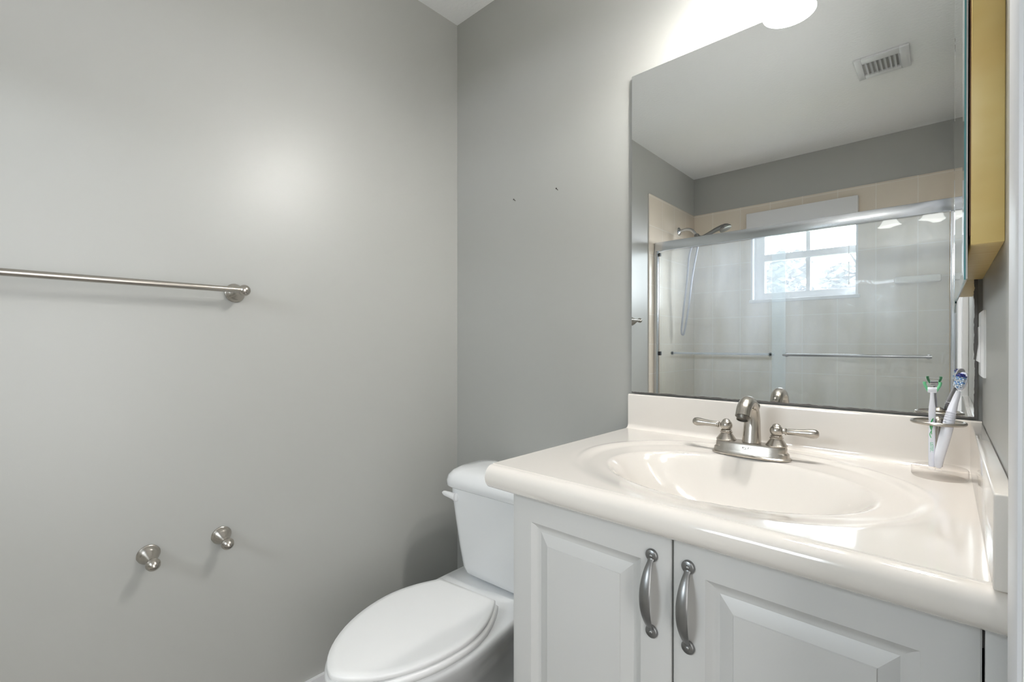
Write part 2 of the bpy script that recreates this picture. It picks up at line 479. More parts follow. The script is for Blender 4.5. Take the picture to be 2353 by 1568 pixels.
# rolled front edge: small lip line, bullnose, underside, back
prof = [(TYF, ZC)]
prof += [(TYF - 0.0012, ZC - 0.0016), (TYF - 0.0026, ZC - 0.0016)]
rz = (ZC - 0.0016 - ZT) / 2; zc_ = ZT + rz
for k in range(1, 14):
    a = pi / 2 - pi * k / 14
    prof.append((TYF - 0.004 - 0.020 * cos(a), zc_ + rz * sin(a)))
prof += [(TYF + 0.004, ZT), (TYF + 0.014, ZT + 0.004), (TYB, ZT + 0.004)]
XE = W - 0.001
def splitx(y): return [TX0, TX1]
ra = [(TX0, y, z) for y, z in prof]; rb = [(TX1, y, z) for y, z in prof]
strip = [[bm.verts.new((TX0 + (TX1 - TX0) * k / NX, y, z)) for k in range(NX + 1)] for y, z in prof]
strip[0] = g[0]
for a_, b_ in zip(strip[:-2], strip[1:-1]):      # all but the underside, which is open for the bowl
    for k in range(NX): bm.faces.new((a_[k], a_[k + 1], b_[k + 1], b_[k]))
vb = [r_[-1] for r_ in strip]
# left end cap, built as a strip between profile and top grid edge
bm.faces.new([bm.verts.new(p) for p in ra] + [bm.verts.new((TX0, TYB, ZC))])
vc = [bm.verts.new((XE, y, z)) for y, z in prof]            # the nose runs on to the wall under the side splash
for i in range(len(prof) - 1): bm.faces.new((vb[i], vc[i], vc[i + 1], vb[i + 1]))
zu = ZT + 0.004
for x0, x1, y0, y1 in ((TX0, 0.870, TYF + 0.014, TYB), (1.450, TX1, TYF + 0.014, TYB), (0.870, 1.450, -0.10, TYB), (0.870, 1.450, TYF + 0.014, TYF + 0.05)):
    bm.faces.new([bm.verts.new(p) for p in ((x0, y0, zu), (x1, y0, zu), (x1, y1, zu), (x0, y1, zu))])
e0, e1 = bm.verts.new((TX1, TYB, ZC)), bm.verts.new((XE, TYB, ZC))
bm.faces.new((vb[0], vc[0], e1, e0))
bm.faces.new([bm.verts.new((XE, y, z)) for y, z in prof] + [bm.verts.new((XE, TYB, ZC))])
bmesh.ops.remove_doubles(bm, verts=bm.verts[:], dist=0.00002)
link('basin_top', bm, M['marble'], top, angle=40)
# backsplash with coved foot
bm = new()
sec = [(-0.001, ZT + 0.004), (-0.001, 0.992), (-0.004, 0.9935), (-0.0165, 0.9935), (-0.0195, 0.9915), (-0.0205, 0.988), (-0.0205, ZC + 0.013)]
for k in range(1, 7):
    a = pi / 2 * k / 6
    sec.append((-0.0205 - 0.013 * (1 - cos(a)), ZC + 0.013 - 0.013 * sin(a)))
sec += [(-0.0335, ZC - 0.004), (-0.0335, ZT + 0.004)]
prism(bm, [(TX0, y, z) for y, z in sec], (XE - TX0, 0, 0))
link('backsplash', bm, M['marble'], top, angle=40)
link('side_splash', box(new(), TX1 + 0.0004, W - 0.0005, -0.604, -0.0215, ZC + 0.0003, 0.992, 0.0022, 3), M['marble'], top)
link('drain', lathe(new(), [(0.0, 0), (0.020, 0.0), (0.0215, 0.002), (0.0215, 0.004), (0.014, 0.0045), (0.013, 0.003), (0, 0.003)], (1.16, -0.328, top_z(1.16, -0.328) - 0.001), (0, 0, 1), 28), M['nickel'], top)

# ================================================================ faucet
FX, FY = 1.148, -0.126
ZB = ZC - 0.0064
fau = thing('faucet', (FX, FY, ZB), 'brushed nickel two-handle faucet standing behind the oval sink bowl', 'faucet')
def stadium(hx, hy, z, n=36, p=3.2):
    o = []
    for i in range(n):
        a = 2 * pi * i / n; c, s = cos(a), sin(a)
        o.append((FX + hx * math.copysign(abs(c) ** (2 / p), c), FY + hy * math.copysign(abs(s) ** (2 / 2.6), s), z))
    return o
bm = new()
rings(bm, [stadium(0.082, 0.0290, ZB), stadium(0.082, 0.0290, ZB + 0.0035), stadium(0.0785, 0.0270, ZB + 0.0055), stadium(0.0775, 0.0260, ZB + 0.013),
           stadium(0.0740, 0.0240, ZB + 0.0165), stadium(0.0735, 0.0235, ZB + 0.0255), stadium(0.0710, 0.0212, ZB + 0.0295), stadium(0.066, 0.017, ZB + 0.0302)])
base = link('base_plate', bm, M['nickel'], fau, angle=30)
bm = new()
for dx, w, dz, h in ((-0.0085, 0.003, 0, 0.0007), (-0.0085, 0.0007, 0.0012, 0.003), (-0.005, 0.0022, 0.002, 0.0006), (-0.0035, 0.0007, -0.001, 0.0035), (-0.001, 0.0028, -0.001, 0.0006),
                     (0.002, 0.0007, 0.0, 0.003), (0.0035, 0.0025, 0.0018, 0.0006), (0.005, 0.003, -0.001, 0.0006), (0.0075, 0.0007, 0.001, 0.003), (-0.003, 0.010, -0.0028, 0.0004)):
    box(bm, FX + dx - w / 2, FX + dx + w / 2, FY - 0.0250, FY - 0.0228, ZB + 0.0200 + dz - h / 2, ZB + 0.0200 + dz + h / 2)
link('engraved_mark', bm, M['engrave'], base)
# spout
path = smooth_path([(FX, FY + 0.008, ZB + 0.020), (FX, FY + 0.011, ZB + 0.050), (FX, FY + 0.014, ZB + 0.085), (FX, FY + 0.006, ZB + 0.112), (FX, FY - 0.018, ZB + 0.1225), (FX, FY - 0.042, ZB + 0.113), (FX, FY - 0.054, ZB + 0.094)], 7)
n = len(path); rr, ss = [], []
for i in range(n):
    t = i / (n - 1)
    rr.append(0.0205 - 0.006 * min(1, t / 0.45) + 0.001 * t)
    ss.append((1.0, 1.0 - 0.12 * sin(pi * t)))
sp = link('spout', tube(new(), path, rr, 28, ss), M['nickel'], fau, angle=60)
d = Vector((0, -0.5, -0.86)).normalized()
link('aerator', lathe(new(), [(0.0128, -0.004), (0.0128, 0.003), (0.0118, 0.0045), (0.0118, 0.008), (0.0100, 0.008), (0.0098, 0.005), (0, 0.005)], path[-1], d, 28), M['aerator'], sp)
link('lift_rod', lathe(new(), [(0.0024, 0), (0.0024, 0.098), (0.0050, 0.101), (0.0068, 0.107), (0.0055, 0.1125), (0.002, 0.1160), (0, 0.1165)], (FX + 0.003, FY + 0.040, ZB - 0.0005), (0, 0, 1), 16), M['nickel'], fau)
for s in (-1, 1):
    hx = FX + s * 0.0525; hy = FY + 0.002; zt = ZB + 0.0292
    bm = lathe(new(), [(0.0215, 0), (0.0215, 0.002), (0.0198, 0.004), (0.0165, 0.0090), (0.0130, 0.0140), (0.0118, 0.0160), (0.0135, 0.0168), (0.0135, 0.0186), (0.0112, 0.0196), (0.0112, 0.0206),
                       (0.0125, 0.0218), (0.0105, 0.0235)], (hx, hy, zt), (0, 0, 1), 32)
    hd = link('handle', bm, M['nickel'], fau, angle=28)
    zb_ = zt + 0.0328
    bl = [(0.0, -0.013)] + [(0.0133 * cos(a), 0.0133 * sin(a)) for a in [(-80 + 10 * k) * pi / 180 for k in range(14)]] + [(0.0085, 0.0118), (0.0045, 0.0152), (0.0, 0.0165)]
    link('handle_ball', lathe(new(), bl, (hx, hy, zb_), (0, 0, 1), 28), M['nickel'], hd, angle=40)
    dr = Vector((s, 0.02 if s < 0 else 0.06, 0.02)).normalized()
    lv = [(0.0050, 0.011), (0.0046, 0.0155), (0.0072, 0.0165), (0.0076, 0.0185), (0.0060, 0.0200), (0.0066, 0.022), (0.0068, 0.036), (0.0078, 0.050), (0.0096, 0.062), (0.0100, 0.068), (0.0088, 0.074), (0.0060, 0.0775), (0.0035, 0.0785), (0, 0.079)]
    link('lever', lathe(new(), lv, (hx, hy, zb_), dr, 28), M['nickel'], hd, angle=32)

# ================================================================ toothbrush holder and what stands in it
HX, HY = 1.4640, -0.0995
hol = thing('toothbrush_holder', (HX, HY, ZC), 'round metal-topped toothbrush holder with clear acrylic foot in the counter corner', 'toothbrush holder')
link('acrylic_foot', lathe(new(), [(0.0385, 0), (0.0385, 0.001), (0.0400, 0.003), (0.0400, 0.0165), (0.0385, 0.0185), (0.0, 0.0185)], (HX, HY, ZC + 0.0002), (0, 0, 1), 56), M['acrylic'], hol, angle=30)
link('post', lathe(new(), [(0.007, 0.0188), (0.007, 0.021), (0.0048, 0.023), (0.0048, 0.101)], (HX - 0.002, HY + 0.004, ZC), (0, 0, 1), 20), M['nickel'], hol)
# ring plate: an outer ring, four holes, centre boss
bm = new()
zr = ZC + 0.1005
ring = []
for k in range(48):
    a = 2 * pi * k / 48
    ring.append([(HX - 0.002 + (0.0375 + 0.0026 * cos(b)) * cos(a), HY + 0.004 + (0.0375 + 0.0026 * cos(b)) * sin(a), zr + 0.0030 * sin(b)) for b in [2 * pi * q / 10 for q in range(10)]])
rings(bm, ring + [ring[0]], True, False, False)
for k in range(4):
    a = 0.12 + k * pi / 2
    c, s = cos(a), sin(a)
    prism(bm, [(HX - 0.002 + c * r - s * w, HY + 0.004 + s * r + c * w, zr - 0.001) for r, w in ((0.004, 0.0035), (0.036, 0.0055), (0.036, -0.0055), (0.004, -0.0035))], (0, 0, 0.0022))
bmesh.ops.remove_doubles(bm, verts=bm.verts[:], dist=0.00002)
link('ring_plate', bm, M['nickel'], hol, angle=30)
link('knob', lathe(new(), [(0.011, 0.0015), (0.011, 0.004), (0.0085, 0.0075), (0.006, 0.009), (0.003, 0.0115), (0, 0.0118)], (HX - 0.002, HY + 0.004, zr), (0, 0, 1), 24), M['nickel'], hol)

# toothbrush: foot on the acrylic, leaning to the right
tb = thing('toothbrush', (1.4655, -0.1170, ZC + 0.019), 'white toothbrush with blue bristles leaning in the metal holder', 'toothbrush')
YB = -0.117
pts = [(1.4625, YB, 0.9150), (1.4640, YB, 0.9350), (1.4705, YB + 0.004, 0.9680), (1.4765, YB + 0.008, 0.9990), (1.4815, YB + 0.011, 1.0250), (1.4870, YB + 0.013, 1.0460), (1.4895, YB + 0.014, 1.0560)]
pp = smooth_path(pts, 6); n = len(pp); rr = []; ss = []
for i in range(n):
    t = i / (n - 1)
    r = 0.0052 + 0.0032 * sin(pi * min(1, t / 0.75)) if t < 0.75 else 0.0052 - 0.0018 * (t - 0.75) / 0.25
    rr.append(r); ss.append((1, 0.85))
rr[0] *= 0.6
hb = new(); tube(hb, pp, rr, 16, ss)
for k in range(5):
    t = pp[int(n * 0.50) + k]; lathe(hb, [(0.0079, -0.0004), (0.0083, 0.0), (0.0079, 0.0004)], t + Vector((0, 0, 0)), pp[int(n * 0.5) + k + 1] - t, 16)
link('brush_handle', hb, M['brush_white'], tb, angle=50)
hd_ = Vector((0.0080, 0.004, 0.036)).normalized()
hc = Vector((1.4935, YB + 0.0155, 1.0735))
fd = (Vector((-0.36, -0.93, 0.08)) - hd_ * Vector((-0.36, -0.93, 0.08)).dot(hd_)).normalized()
sd = hd_.cross(fd).normalized()
bm = new()
rl = []
for off in (-0.0022, 0.0022):
    rl.append([hc + hd_ * (0.0165 * sin(2 * pi * k / 28)) + sd * (0.0072 * math.copysign(abs(cos(2 * pi * k / 28)) ** 0.8, cos(2 * pi * k / 28))) + fd * off for k in range(28)])
rings(bm, rl)
hd_o = link('brush_head', bm, M['brush_white'], tb, angle=50)
bw, bl_, bb = new(), new(), new()
for i in range(9):
    for j in range(5):
        a = -0.0125 + i * 0.0030; b = -0.0052 + j * 0.0026
        if (a / 0.0155) ** 2 + (b / 0.0066) ** 2 > 1.05: continue
        tgt = bb if i >= 7 else (bl_ if (i + (j % 2)) % 3 == 0 else bw)
        ln = 0.0105 + (0.001 if i >= 7 else 0.0) + 0.0006 * ((i * 7 + j * 3) % 3)
        lathe(tgt, [(0.0013, 0.002), (0.0013, ln - 0.0005), (0.0009, ln)], hc + hd_ * a + sd * b, fd, 7)
link('white_bristles', bw, M['bristle_white'], hd_o); link('light_blue_bristles', bl_, M['bristle_light'], hd_o); link('navy_bristles', bb, M['bristle_blue'], hd_o)

# dental flosser with a green-tipped fork
YL = -0.1120
fl = thing('dental_flosser', (1.4545, YL, ZC + 0.019), 'white dental flosser with green fork tips standing in the metal holder', 'dental flosser')
bm = new()
xs = 1.4535
prof = [(0.906 + 0.009, 0.0044), (0.930, 0.0048), (0.965, 0.0050), (0.990, 0.0046), (1.012, 0.0052), (1.024, 0.0048), (1.040, 0.0034), (1.050, 0.0031), (1.0515, 0.0034)]
rings(bm, [[(xs + (z - 0.915) * 0.004 + w * math.copysign(abs(cos(2 * pi * k / 24)) ** 0.7, cos(2 * pi * k / 24)), YL + 0.0036 * sin(2 * pi * k / 24) + (z - 0.915) * 0.03, z) for k in range(24)] for z, w in prof])
fh = link('flosser_handle', bm, M['brush_white'], fl, angle=50)
yh = YL + 0.0042; xh = xs + 0.0006
link('flosser_head', box(new(), xh - 0.0066, xh + 0.0066, yh - 0.0035, yh + 0.0035, 1.0505, 1.0605, 0.0012), M['brush_white'], fl)
for s in (-1, 1):
    arm = smooth_path([(xh + s * 0.0055, yh, 1.0535), (xh + s * 0.0080, yh - 0.0005, 1.0590), (xh + s * 0.0105, yh - 0.001, 1.0655), (xh + s * 0.0108, yh - 0.001, 1.0705)], 4)
    link('fork_arm', tube(new(), arm, [0.0019 + 0.0006 * (i / (len(arm) - 1)) for i in range(len(arm))], 12), M['green'], fl)
link('floss', tube(tube(new(), [(xh - 0.0100, yh, 1.0672), (xh + 0.0100, yh, 1.0668)], 0.00035, 6), [(xh - 0.0100, yh, 1.0645), (xh + 0.0100, yh, 1.0640)], 0.00035, 6), M['plastic_white'], fl)
# printed mark: three nested green swooshes and the maker's word running down the handle
def face_pt(u, z, lift=0.0004):      # a point on the flosser's front, turned towards the room
    return Vector((xs + (z - 0.915) * 0.004 + u, YL - 0.0036 + (z - 0.915) * 0.03 - lift, z))
bm = new()
for q in range(3):
    arc = [face_pt(0.0040 - 0.0068 * sin(a) * (0.75 + 0.12 * q) , 1.0030 - 0.0105 * (1 - cos(a)) - 0.0022 * q + 0.002, 0.0002) for a in [pi * (0.12 + 0.62 * k / 10) for k in range(11)]]
    tube(bm, arc, 0.00055, 6)
link('green_swoosh', bm, M['green_ink'], fh)
bm = new()
tube(bm, [face_pt(-0.0010 - 0.0018 * sin(a), 0.9800 - 0.012 * k / 9, 0.0002) for k, a in [(k, pi * k / 9) for k in range(10)]], 0.0005, 6)
tube(bm, [face_pt(0.0034 - 0.0040 * sin(a * 0.5 + 0.4), 0.9935 - 0.019 * k / 9, 0.0002) for k, a in [(k, pi * k / 9) for k in range(10)]], 0.0005, 6)
link('green_swoosh', bm, M['green_ink'], fh)
cu = bpy.data.curves.new('handle_lettering', 'FONT'); cu.body = 'LISTERINE'; cu.size = 0.0062; cu.extrude = 0.00012; cu.space_character = 0.92
to = bpy.data.objects.new('handle_lettering_source', cu); col.objects.link(to)
bpy.context.view_layer.update()
me = bpy.data.meshes.new_from_object(to.evaluated_get(bpy.context.evaluated_depsgraph_get()))
bpy.data.objects.remove(to)
me.name = 'lettering'
o0 = face_pt(-0.0022, 0.9600, 0.0003)
me.transform(Matrix.Translation(o0 - world_loc(fh)) @ Matrix(((0, 1, 0, 0), (0, 0, -1, 0), (-1, 0, 0, 0), (0, 0, 0, 1))))
me.materials.append(M['green_light'])
lo = bpy.data.objects.new('lettering', me); col.objects.link(lo); lo.parent = fh

# ================================================================ wall mirror
mz0, mz1, mx0, mx1 = 0.9965, 1.927, 0.790, 1.5170
mir = thing('wall_mirror', ((mx0 + mx1) / 2, -0.004, mz0), 'large frameless wall mirror with tarnished edges above the vanity', 'mirror')
bm = new(); box(bm, mx0, mx1, -0.0085, -0.0035, mz0, mz1)
mg = link('mirror_glass', bm, [M['mirror'], M['backing'], M['rubber']], mir, smooth=False)
for p in mg.data.polygons:
    if p.normal.y < -0.9: p.material_index = 0
    elif p.normal.x < -0.9 or p.normal.y > 0.9: p.material_index = 1
    else: p.material_index = 2
for cx in (mx0 + 0.10, mx1 - 0.13):
    for cz in (mz0, mz1 - 0.02):
        link('mounting_pad', boxes((cx, cx + 0.03, -0.0035, 0, cz, cz + 0.02)), M['pad_grey'], mir)

# ================================================================ medicine cabinet on the right wall
med = thing('medicine_cabinet', (1.51, -0.24, 1.263), 'yellowed cream medicine cabinet with a mirrored door on the right wall', 'medicine cabinet')
my0, my1, mbz, mtz = -0.459, -0.0125, 1.2635, 1.99
bm = new()
box(bm, 1.4945, W, my0, my1, mbz, mtz, 0.0015)
link('cabinet_frame', bm, M['wood'], med)
link('frame_face', box(new(), 1.4932, 1.4946, my0 + 0.0035, my1 - 0.003, mbz + 0.012, mtz - 0.004), M['brown_face'], med)  # thin dark brown sheet over the cream frame front, behind the door
# mirrored door: thin glass with bevelled front, teal edge, pale backing; hung a little proud of the frame and hanging below it
ya, yb = -0.452, -0.040
def dx(y): return 1.4872 + (1.4842 - 1.4872) * (y - ya) / (yb - ya)
bm = new(); z0, z1 = 1.2215, 2.03; bv = 0.012
rl = []
for ins, d in ((0, 0.0030), (0, 0.0012), (bv, 0.0)):
    rl.append([(dx(ya + ins) + d, ya + ins, z0 + ins), (dx(yb - ins) + d, yb - ins, z0 + ins), (dx(yb - ins) + d, yb - ins, z1 - ins), (dx(ya + ins) + d, ya + ins, z1 - ins)])
rings(bm, rl)
dg = link('mirror_door', bm, [M['mirror_door'], M['glass_edge']], med, smooth=False)
for p in dg.data.polygons:
    p.material_index = 0 if p.normal.x < -0.5 else 1
bm = new()
prism(bm, [(dx(ya) + 0.0030, ya, z0 + 0.001), (dx(yb) + 0.0030, yb, z0 + 0.001), (dx(yb) + 0.0046, yb, z0 + 0.001), (dx(ya) + 0.0046, ya, z0 + 0.001)], (0, 0, z1 - z0 - 0.002))
link('door_backing', bm, M['backing'], dg)
for zz in (1.60, 1.86):
    bm = boxes((1.4905, 1.4944, my0 + 0.004, my0 + 0.03, zz - 0.022, zz + 0.022))
    lathe(bm, [(0.0018, -0.024), (0.0018, 0.024)], (1.4925, my0 + 0.0045, zz), (0, 0, 1), 12)
    link('hinge', bm, M['plastic_white'], med)

# ================================================================ wall plate with a rocker on the right wall
sw = thing('switch_plate', (W, -0.077, 1.14), 'white switch plate on the right wall beside the mirror', 'light switch')
bm = new(); rl = []
for d, x in ((0, W), (0, W - 0.003), (0.003, W - 0.0065), (0.006, W - 0.007)):
    rl.append([(x, -0.112 + d, 1.081 + d), (x, -0.042 - d, 1.081 + d), (x, -0.042 - d, 1.200 - d), (x, -0.112 + d, 1.200 - d)])
rings(bm, rl)
link('plate', bm, M['plastic_white'], sw, angle=25)
bm = new(); prism(bm, [(W - 0.006, -0.094, 1.107), (W - 0.011, -0.094, 1.110), (W - 0.008, -0.094, 1.140), (W - 0.0085, -0.094, 1.171), (W - 0.006, -0.094, 1.174)], (0, 0.034, 0))
link('rocker', bm, M['plastic_white'], sw)

# ================================================================ towel bar and paper-holder posts on the left wall
POST = [(0.0265, 0), (0.0265, 0.003), (0.0252, 0.0042), (0.0255, 0.0050), (0.0246, 0.0070), (0.0225, 0.0110), (0.0202, 0.0150), (0.0190, 0.0162), (0.0198, 0.0172), (0.0172, 0.0215), (0.0130, 0.0285), (0.0092, 0.036), (0.0075, 0.042)]
BALL = [(0.0072, 0.042), (0.0095, 0.0450), (0.0130, 0.0510), (0.0142, 0.0570), (0.0128, 0.0630), (0.0090, 0.0690), (0.0045, 0.0728), (0.0, 0.0740)]
bar = thing('towel_bar', (0, -1.14, 1.286), 'brushed nickel towel bar mounted on the left wall', 'towel bar')
link('bar', tube(new(), [(0.0585, -0.818, 1.287), (0.0585, -1.470, 1.287)], 0.0078, 20), M['nickel'], bar)
for y in (-0.815, -1.473):
    ax = Vector((1, 0.11, 0.07)).normalized(); o_ = Vector((0.0575, y, 1.287)) - ax * 0.0590
    p = link('post', lathe(new(), POST, o_, ax, 36), M['nickel'], bar, angle=28)
    bl = [(0.0072, 0.042)] + [(0.0152 * cos(a), 0.0585 + 0.0152 * sin(a)) for a in [(-60 + 10 * k) * pi / 180 for k in range(15)]] + [(0, 0.0737)]
    link('ball_cap', lathe(new(), bl, o_, ax, 28), M['nickel'], p)
for y, lab in ((-1.018, 'left of two bare nickel toilet paper posts, under the towel bar'), (-0.856, 'right of two bare nickel toilet paper posts, nearer the toilet')):
    t = thing('paper_holder_post', (0, y, 0.607), lab, 'toilet paper holder', 'bare toilet paper holder posts on the left wall')
    ax = (1, 0, -0.16)
    link('rosette', lathe(new(), [(r * 0.95, h * 0.92) for r, h in POST], (-0.002, y, 0.612), ax, 36), M['nickel'], t, angle=26)
    link('tip', lathe(new(), [(r * 1.10, 0.040 + (h - 0.042) * 1.02) for r, h in BALL], (-0.002, y, 0.612), ax, 28), M['nickel'], t, angle=26)

# two small nails left in the back wall
for x, z, lab in ((0.320, 1.660, 'tiny nail in the back wall, nearer the corner'), (0.512, 1.657, 'tiny nail in the back wall, nearer the mirror')):
    t = link('nail', lathe(new(), [(0.0011, 0), (0.0011, 0.010), (0.0026, 0.0102), (0.0026, 0.0115), (0, 0.0118)], (x, 0, z), (0.1, -1, 0.25), 10), M['iron'], None, loc=(x, 0, z))
    tag(t, lab, 'nail', 'nails in the back wall')

# ================================================================ toilet
TXC = 0.402
toi = thing('toilet', (TXC, -0.38, 0), 'white two-piece toilet with closed lid between left wall and vanity', 'toilet')
def turn(pts, deg, dx=0.0):      # the toilet sits slightly askew: turned about a point under the tank
    a = R(deg); px, py = TXC, -0.13
    return [(px + dx + (x - px) * cos(a) - (y - py) * sin(a), py + (x - px) * sin(a) + (y - py) * cos(a), z) for x, y, z in pts]
def egg(hw, yb, yt, hwb, z, n=64, ymid=None):
    """outline with straight back at yb (half width hwb), widest hw, rounded tip at yt"""
    ym = ymid if ymid is not None else yb + (yt - yb) * 0.38
    out = []
    for k in range(n // 2 + 1):                      # front half: right side round tip to left
        a = pi * k / (n // 2)
        out.append((TXC + hw * math.copysign(abs(cos(a)) ** 1.28, cos(a)), ym + (yt - ym) * sin(a), z))
    m_ = 12
    for k in range(1, m_ + 1):                       # left side back to the hinge
        t = k / m_
        out.append((TXC - hw + (hw - hwb) * (t ** 1.9), ym + (yb - ym) * t, z))
    for k in range(0, m_):
        t = 1 - k / m_
        out.append((TXC + hw - (hw - hwb) * (t ** 1.9), ym + (yb - ym) * t, z))
    return turn(out, 6.5, -0.022)
bm = new()
zl = 0.3815
rings(bm, [egg(0.166, -0.312, -0.768, 0.106, zl), egg(0.169, -0.309, -0.772, 0.109, zl + 0.003), egg(0.169, -0.309, -0.772, 0.109, zl + 0.011), egg(0.166, -0.312, -0.769, 0.106, zl + 0.0145), egg(0.150, -0.326, -0.752, 0.094, zl + 0.0165), egg(0.06, -0.42, -0.62, 0.04, zl + 0.018)])
link('lid', bm, M['plastic_white'], toi, angle=50)
bm = new()
zs = 0.3610
rings(bm, [egg(0.170, -0.306, -0.772, 0.112, zs), egg(0.174, -0.303, -0.777, 0.115, zs + 0.004), egg(0.174, -0.303, -0.777, 0.115, zs + 0.014), egg(0.170, -0.306, -0.773, 0.112, zs + 0.0185), egg(0.12, -0.35, -0.72, 0.08, zs + 0.0190)])
link('seat', bm, M['plastic_white'], toi, angle=50)
for s in (-1, 1):
    link('hinge', box(new(), TXC + s * 0.070 - 0.016, TXC + s * 0.070 + 0.016, -0.345, -0.318, 0.3575, 0.3805, 0.006, 3), M['plastic_white'], toi)
# bowl and deck: loft from the floor up to the rim
def bowl_ring(hw, yb, yt, hwb, z): return egg(hw, yb, yt, hwb, z, 64, yb + (yt - yb) * 0.52)
bm = new()
rings(bm, [bowl_ring(0.112, -0.14, -0.56, 0.100, 0.0), bowl_ring(0.110, -0.142, -0.555, 0.098, 0.02), bowl_ring(0.098, -0.150, -0.540, 0.085, 0.07), bowl_ring(0.092, -0.150, -0.545, 0.080, 0.14), bowl_ring(0.108, -0.140, -0.600, 0.088, 0.20),
           bowl_ring(0.142, -0.115, -0.680, 0.105, 0.26), bowl_ring(0.166, -0.09, -0.735, 0.128, 0.305), bowl_ring(0.178, -0.065, -0.765, 0.148, 0.333), bowl_ring(0.181, -0.060, -0.776, 0.152, 0.345), bowl_ring(0.180, -0.060, -0.775, 0.151, 0.3545), bowl_ring(0.174, -0.066, -0.768, 0.146, 0.3590), bowl_ring(0.10, -0.12, -0.66, 0.08, 0.3596)])
link('bowl', bm, M['porcelain'], toi, angle=60)
# tank
def rrect(hw, y0, y1, z, r, n=7, bowf=0.0):
    out = []
    for cx, cy, a0 in ((hw - r, y1 - r, 0), (-hw + r, y1 - r, pi / 2), (-hw + r, y0 + r, pi), (hw - r, y0 + r, 1.5 * pi)):
        for k in range(n + 1):
            a = a0 + pi / 2 * k / n
            x = cx + r * cos(a); y = cy + r * sin(a)
            if y < (y0 + y1) / 2: y -= bowf * (1 - (x / hw) ** 2)
            out.append((TXC + x, y, z))
    return turn(out, 3.0)
bm = new()
rings(bm, [rrect(0.093, -0.172, -0.075, 0.3600, 0.03), rrect(0.122, -0.196, -0.060, 0.3650, 0.035, bowf=0.004), rrect(0.140, -0.209, -0.050, 0.378, 0.04, bowf=0.006), rrect(0.149, -0.214, -0.046, 0.398, 0.045, bowf=0.007), rrect(0.161, -0.218, -0.043, 0.46, 0.045, bowf=0.008),
           rrect(0.175, -0.223, -0.040, 0.55, 0.045, bowf=0.008), rrect(0.189, -0.227, -0.038, 0.64, 0.045, bowf=0.008), rrect(0.190, -0.227, -0.038, 0.6585, 0.045, bowf=0.008)])
link('tank', bm, M['porcelain'], toi, angle=50)
bm = new()
rings(bm, [rrect(0.186, -0.224, -0.036, 0.6590, 0.05, bowf=0.008), rrect(0.203, -0.237, -0.028, 0.6600, 0.055, bowf=0.008), rrect(0.206, -0.241, -0.026, 0.664, 0.055, bowf=0.008), rrect(0.206, -0.241, -0.026, 0.680, 0.055, bowf=0.008), rrect(0.202, -0.236, -0.028, 0.696, 0.055, bowf=0.008),
           rrect(0.191, -0.224, -0.034, 0.7095, 0.055, bowf=0.007), rrect(0.174, -0.205, -0.046, 0.7180, 0.05, bowf=0.006), rrect(0.13, -0.165, -0.075, 0.7225, 0.04), rrect(0.04, -0.13, -0.10, 0.7235, 0.012)])
link('tank_lid', bm, M['porcelain'], toi, angle=60)
bm = new()
lx, ly, lz = TXC - 0.137, -0.2320, 0.6280
rings(bm, [[(lx + 0.0135 * math.copysign(abs(cos(a)) ** 0.6, cos(a)) * k, ly - d, lz + 0.0135 * math.copysign(abs(sin(a)) ** 0.6, sin(a)) * k) for a in [2 * pi * q / 32 for q in range(32)]] for d, k in ((0, 1.0), (0.010, 1.0), (0.0125, 0.85), (0.013, 0.2))])
arm = smooth_path([(lx + 0.004, ly - 0.0135, lz + 0.003), (lx - 0.012, ly - 0.017, lz + 0.006), (lx - 0.030, ly - 0.019, lz + 0.0075), (lx - 0.052, ly - 0.020, lz + 0.0075)], 5)
tube(bm, arm, [0.0125 - 0.0003 * i if i < len(arm) - 4 else (0.0085, 0.0075, 0.0055, 0.002)[i - len(arm) + 4] for i in range(len(arm))], 16, [(0.55, 1.0)] * len(arm))
link('flush_lever', bm, M['plastic_white'], toi, angle=50)

